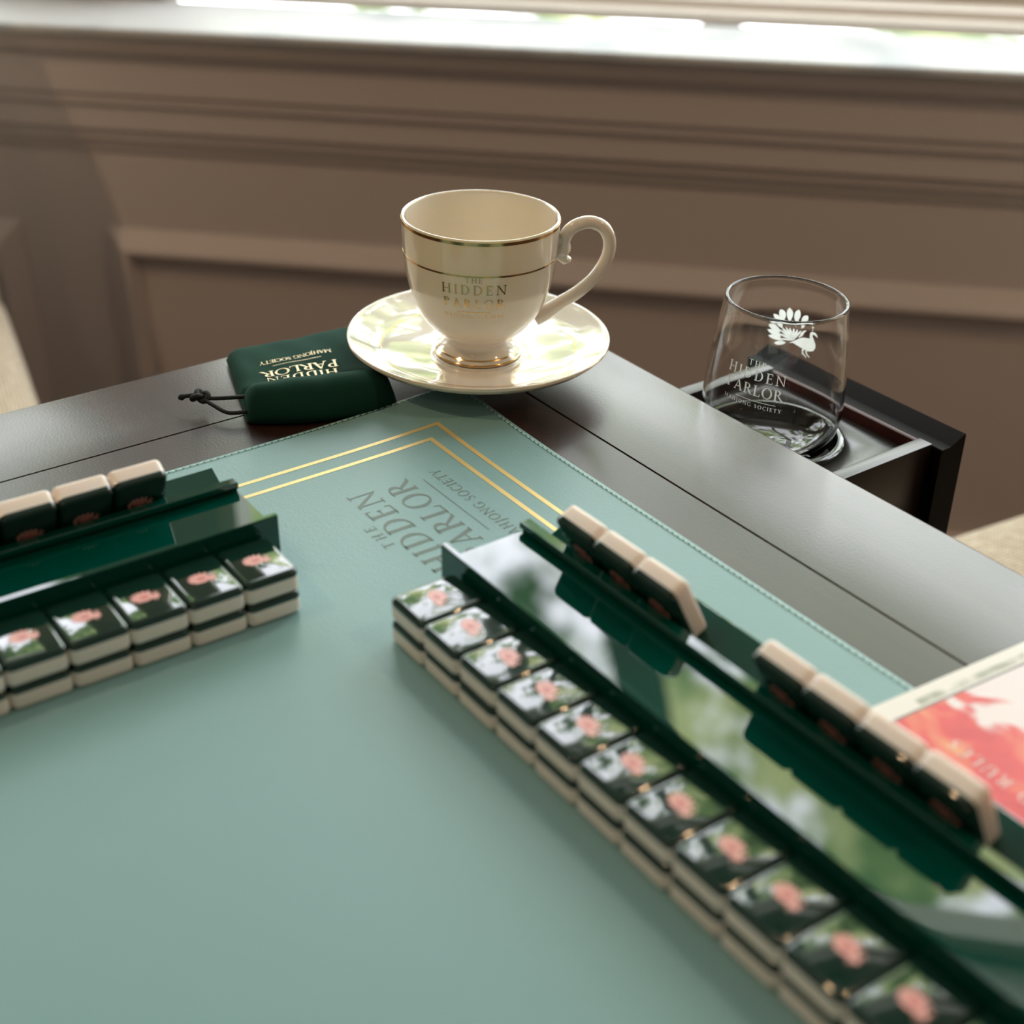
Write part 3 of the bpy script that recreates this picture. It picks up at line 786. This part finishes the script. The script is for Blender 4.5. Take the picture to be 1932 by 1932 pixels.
# ================================================================== VELVET POUCH
PA, PB, PC, PD = Vector((0.006, -0.1975)), Vector((0.014, -0.108)), Vector((0.117, -0.1470)), Vector((0.0905, -0.2240))
def pbase(s, t): return (PA*(1-s)+PB*s)*(1-t) + (PD*(1-s)+PC*s)*t
POFF = Vector((0, 0, 0.0004))
# (t along the pouch, height) section of the stuffed, folded pouch
topc = spline([(0.0, 0.0025), (0.02, 0.0060), (0.10, 0.0078), (0.35, 0.0086), (0.55, 0.0086), (0.64, 0.0090), (0.685, 0.0080), (0.705, 0.0076), (0.73, 0.0110), (0.79, 0.0180), (0.88, 0.0215), (0.945, 0.0195), (0.985, 0.0135), (1.0, 0.0065), (0.985, 0.0015), (0.96, 0.0)], 6)
nS = 40
rings = []
for i in range(nS+1):
    s = i/nS
    e_ = min(s, (1-s)*0.40)
    k = (1-(1-min(e_/0.10, 1))**2.2)**0.5 if e_ < 0.10 else 1.0
    ring = []
    for t, h in topc:
        wr = (0.0004*sin(s*9+t*7) + 0.0002*sin(s*23-t*15))*k
        ins = (1-k)*0.02
        tt = 0.02*(1-k) + t*(1-0.05*(1-k))
        arch = 0.014*sin(pi*s)*(t > 0.6)*(t-0.6)/0.4          # mouth bows outwards
        pinch = 0.03*math.exp(-((t-0.70)/0.05)**2)
        s2 = 0.5+(s-0.5)*(1-pinch)
        p = pbase(s2, tt-arch*0.0)
        sag = (0.85+0.15*sin(pi*s)) if t > 0.72 else 1
        ring.append(Vector((p.x+arch*0.55, p.y-arch*0.2, max(h*(0.25+0.75*k)*sag+(wr if h > .004 else 0), 0.0003))))
    b = pbase(s, 0.5)
    ring.append(Vector((b.x, b.y, 0.0003)))
    rings.append(ring)
bm = bmesh.new()
loft(bm, rings, close=True)
pouch = link('drawstring_pouch', fin(bm, 'drawstring_pouch', 70), M_velvet, None, TBL @ Matrix.Translation(POFF))
tag(pouch, 'dark green velvet drawstring pouch with gold lettering, tucked against the saucer', 'pouch')
def htop(s, t):
    h = 0.0086
    for (t0, h0), (t1, h1) in zip(topc, topc[1:]):
        if t0 <= t <= t1 and t1 > t0: h = h0+(h1-h0)*(t-t0)/(t1-t0); break
    return h + 0.0004*sin(s*9+t*7) + 0.0002*sin(s*23-t*15)
def on_pouch(x, y):
    # x to the left when seen from the camera, y towards the camera; metres
    s = 0.430 - x/0.0865
    t = 0.50 + y/0.105
    p = pbase(s, t)
    return Vector((p.x, p.y, htop(s, t)+0.0008))
T = layout('HIDDEN', 0.0078, 0.0420, 0, 0.0105) + layout('PARLOR', 0.0090, 0.0450, 0, -0.0010) + rule(0.0290, 0.0005, 0, -0.0075) + layout('MAHJONG SOCIETY', 0.0046, 0.0430, 0, -0.0165)
link('lettering', inscribe('lettering', T, on_pouch, 0.0025), M_goldtext, pouch, label='gold stamped lettering')
bm = bmesh.new()
c1 = spline([(0.0745, -0.2140, 0.0088), (0.0712, -0.2230, 0.0092), (0.0655, -0.2327, 0.0090), (0.0605, -0.2360, 0.0092)], 8)
c2 = spline([(0.0850, -0.2220, 0.0060), (0.0800, -0.2304, 0.0058), (0.0700, -0.2345, 0.0075), (0.0620, -0.2365, 0.0085)], 8)
tube(bm, c1, 0.00115, 10); tube(bm, c2, 0.00115, 10)
tube(bm, spline([(0.0600, -0.2370, 0.0100), (0.0570, -0.2405, 0.0095), (0.0545, -0.2440, 0.0088), (0.0520, -0.2460, 0.0072)], 5), [0.0012]*10+[0.0014, 0.0017, 0.0019, 0.0016, 0.0012, 0.0008], 10)
cord = link('drawstring', fin(bm, 'drawstring', 70), M_cord, pouch)
bm = bmesh.new()
K = Vector((0.0600, -0.2368, 0.0092))
kp = []
for i in range(41):
    a = 2*pi*i/40
    kp.append(K + Vector((0.0016*(sin(a)+2*sin(2*a)), 0.0016*(cos(a)-2*cos(2*a)), -0.0016*sin(3*a))))
tube(bm, kp, 0.0015, 10)
link('knot', fin(bm, 'knot', 70), M_cord, cord)
# gathered cord end at the other side of the mouth
bm = bmesh.new()
tube(bm, spline([(0.0880, -0.1520, 0.0100), (0.0885, -0.1450, 0.0095), (0.0872, -0.1400, 0.0080), (0.0850, -0.1370, 0.0050)], 6), 0.0012, 10)
link('drawstring', fin(bm, 'drawstring', 70), M_cord, pouch)

# ================================================================== SCORE CARD
CM = TBL @ Matrix.Translation((0.4436, -0.1452, 0.0021)) @ vr_(radians(-4.3), 'Z')
card = empty('score_card', CM, 'white bordered card with red and orange floral print behind the near leaning tiles', 'card')
CL, CWd = 0.150, 0.108
link('lower_leaf', box('lower_leaf', 0, CL, 0, CWd, 0, 0.0009, 0.0003, 1), M_paper, card)
link('cover', box('cover', 0.0006, CL, 0.0004, CWd-0.0004, 0.0011, 0.0019, 0.0003, 1), M_paper, card)
M_grey = mat('grey green card print', (0.55, 0.58, 0.50), 0.4); vary(M_grey, 60, (0.40, 0.43, 0.36), (0.86, 0.86, 0.82), 0.42, 0.56)
link('printed_border', inscribe('printed_border', [[(0.006, 0.030), (0.0095, 0.030), (0.0095, 0.104), (0.006, 0.104)]], lambda x, y: Vector((x, y, 0.00196))), M_grey, card)
link('printed_panel', inscribe('printed_panel', [[(0.0115, 0.0128), (CL-0.008, 0.0128), (CL-0.008, CWd-0.008), (0.0115, CWd-0.008)]], lambda x, y: Vector((x, y, 0.00196))), M_art, card)
M_line = mat('dark grey card line', (0.16, 0.18, 0.18), 0.45)
P_ = []
for x0_, x1_, y0_, y1_ in ((0.0107, 0.0117, 0.0120, CWd-0.0072), (CL-0.0082, CL-0.0072, 0.0120, CWd-0.0072), (0.0107, CL-0.0072, 0.0120, 0.0130), (0.0107, CL-0.0072, CWd-0.0082, CWd-0.0072)):
    P_.append([(x0_, y0_), (x1_, y0_), (x1_, y1_), (x0_, y1_)])
link('printed_outline', inscribe('printed_outline', P_, lambda x, y: Vector((x, y, 0.00201))), M_line, card)
M_pale = mat('pale pink print', (0.90, 0.74, 0.72), 0.4)
T = layout('HANDS AND RULES', 0.0060, 0.088, 0, 0)
link('lettering', inscribe('lettering', T, lambda x, y: Vector((0.031+0.044-x, 0.0268-y, 0.00205))), M_pale, card, label='pale pink upside-down lettering')
M_olive = mat('olive leaf print', (0.30, 0.27, 0.13), 0.45)
T = [leaf((0.012*cos(a_)+0.0, 0.012*sin(a_)), (0, 0), 0.0030) for a_ in [radians(100+i*20) for i in range(9)]]
link('printed_leaf', inscribe('printed_leaf', T, lambda x, y: Vector((0.0385+x, 0.0860+y, 0.00206))), M_olive, card)

# ================================================================== CHAIRS
def chair(M, label):
    c = empty('dining_chair', M, label, 'chair', 'oatmeal upholstered chairs')
    w, d = 0.50, 0.50
    # seat cushion, domed and rounded; local y away from the table
    rings = []
    for ins, z in ((0.010, 0.395), (0.001, 0.400), (0.0, 0.415), (0.0, 0.445), (0.003, 0.459), (0.012, 0.470), (0.030, 0.477), (0.09, 0.482), (0.16, 0.484)):
        rings.append([(x, y+d/2, z) for x, y in rrect(w-2*ins, d-2*ins, max(0.055-ins*0.25, 0.02), 8)])
    bm = bmesh.new(); loft(bm, rings)
    link('seat', fin(bm, 'seat', 60), M_fab, c)
    link('seat_rail', box('seat_rail', -w/2+0.02, w/2-0.02, 0.02, d-0.02, 0.345, 0.394, 0.004), M_leg, c)
    rings = []
    for t_ in range(9):
        z = 0.40+0.47*t_/8
        th = 0.075-0.02*t_/8
        off = d-0.03+0.10*(t_/8)**1.4
        ww = w-0.01-(0.03*max(0, (t_-6)/2))
        rings.append([(x, y+off, z) for x, y in rrect(ww, th, th*0.45, 5)])
    rings.append([(x*0.93, (y-(off))*0.45+off, z+0.018) for x, y, z in rings[-1]])
    bm = bmesh.new(); loft(bm, rings)
    link('backrest', fin(bm, 'backrest', 60), M_fab, c)
    for sx_ in (-1, 1):
        for sy_ in (0, 1):
            x, y = sx_*(w/2-0.045), (0.045 if sy_ == 0 else d-0.045)
            sp2 = 0.03*sy_
            bm = bmesh.new()
            loft(bm, [[(x+a*0.013, y+sp2+b*0.013, 0.0) for a, b in ((-1, -1), (1, -1), (1, 1), (-1, 1))], [(x+a*0.021, y+b*0.021, 0.346) for a, b in ((-1, -1), (1, -1), (1, 1), (-1, 1))]])
            link('leg', fin(bm, 'leg'), M_leg, c)
    return c
FL = TBL @ Matrix.Translation((0, 0, -0.75))
chair(FL @ Matrix.Translation((0.078+0.25, 0.245, 0)) @ vr_(radians(-7.0), 'Z'), 'oatmeal woven chair at the right, beyond the drawer side of the table')
chair(FL @ Matrix.Translation((-0.49, -0.425, 0)) @ vr_(radians(90-11), 'Z'), 'oatmeal woven chair at the far left, cut off by the picture edge')
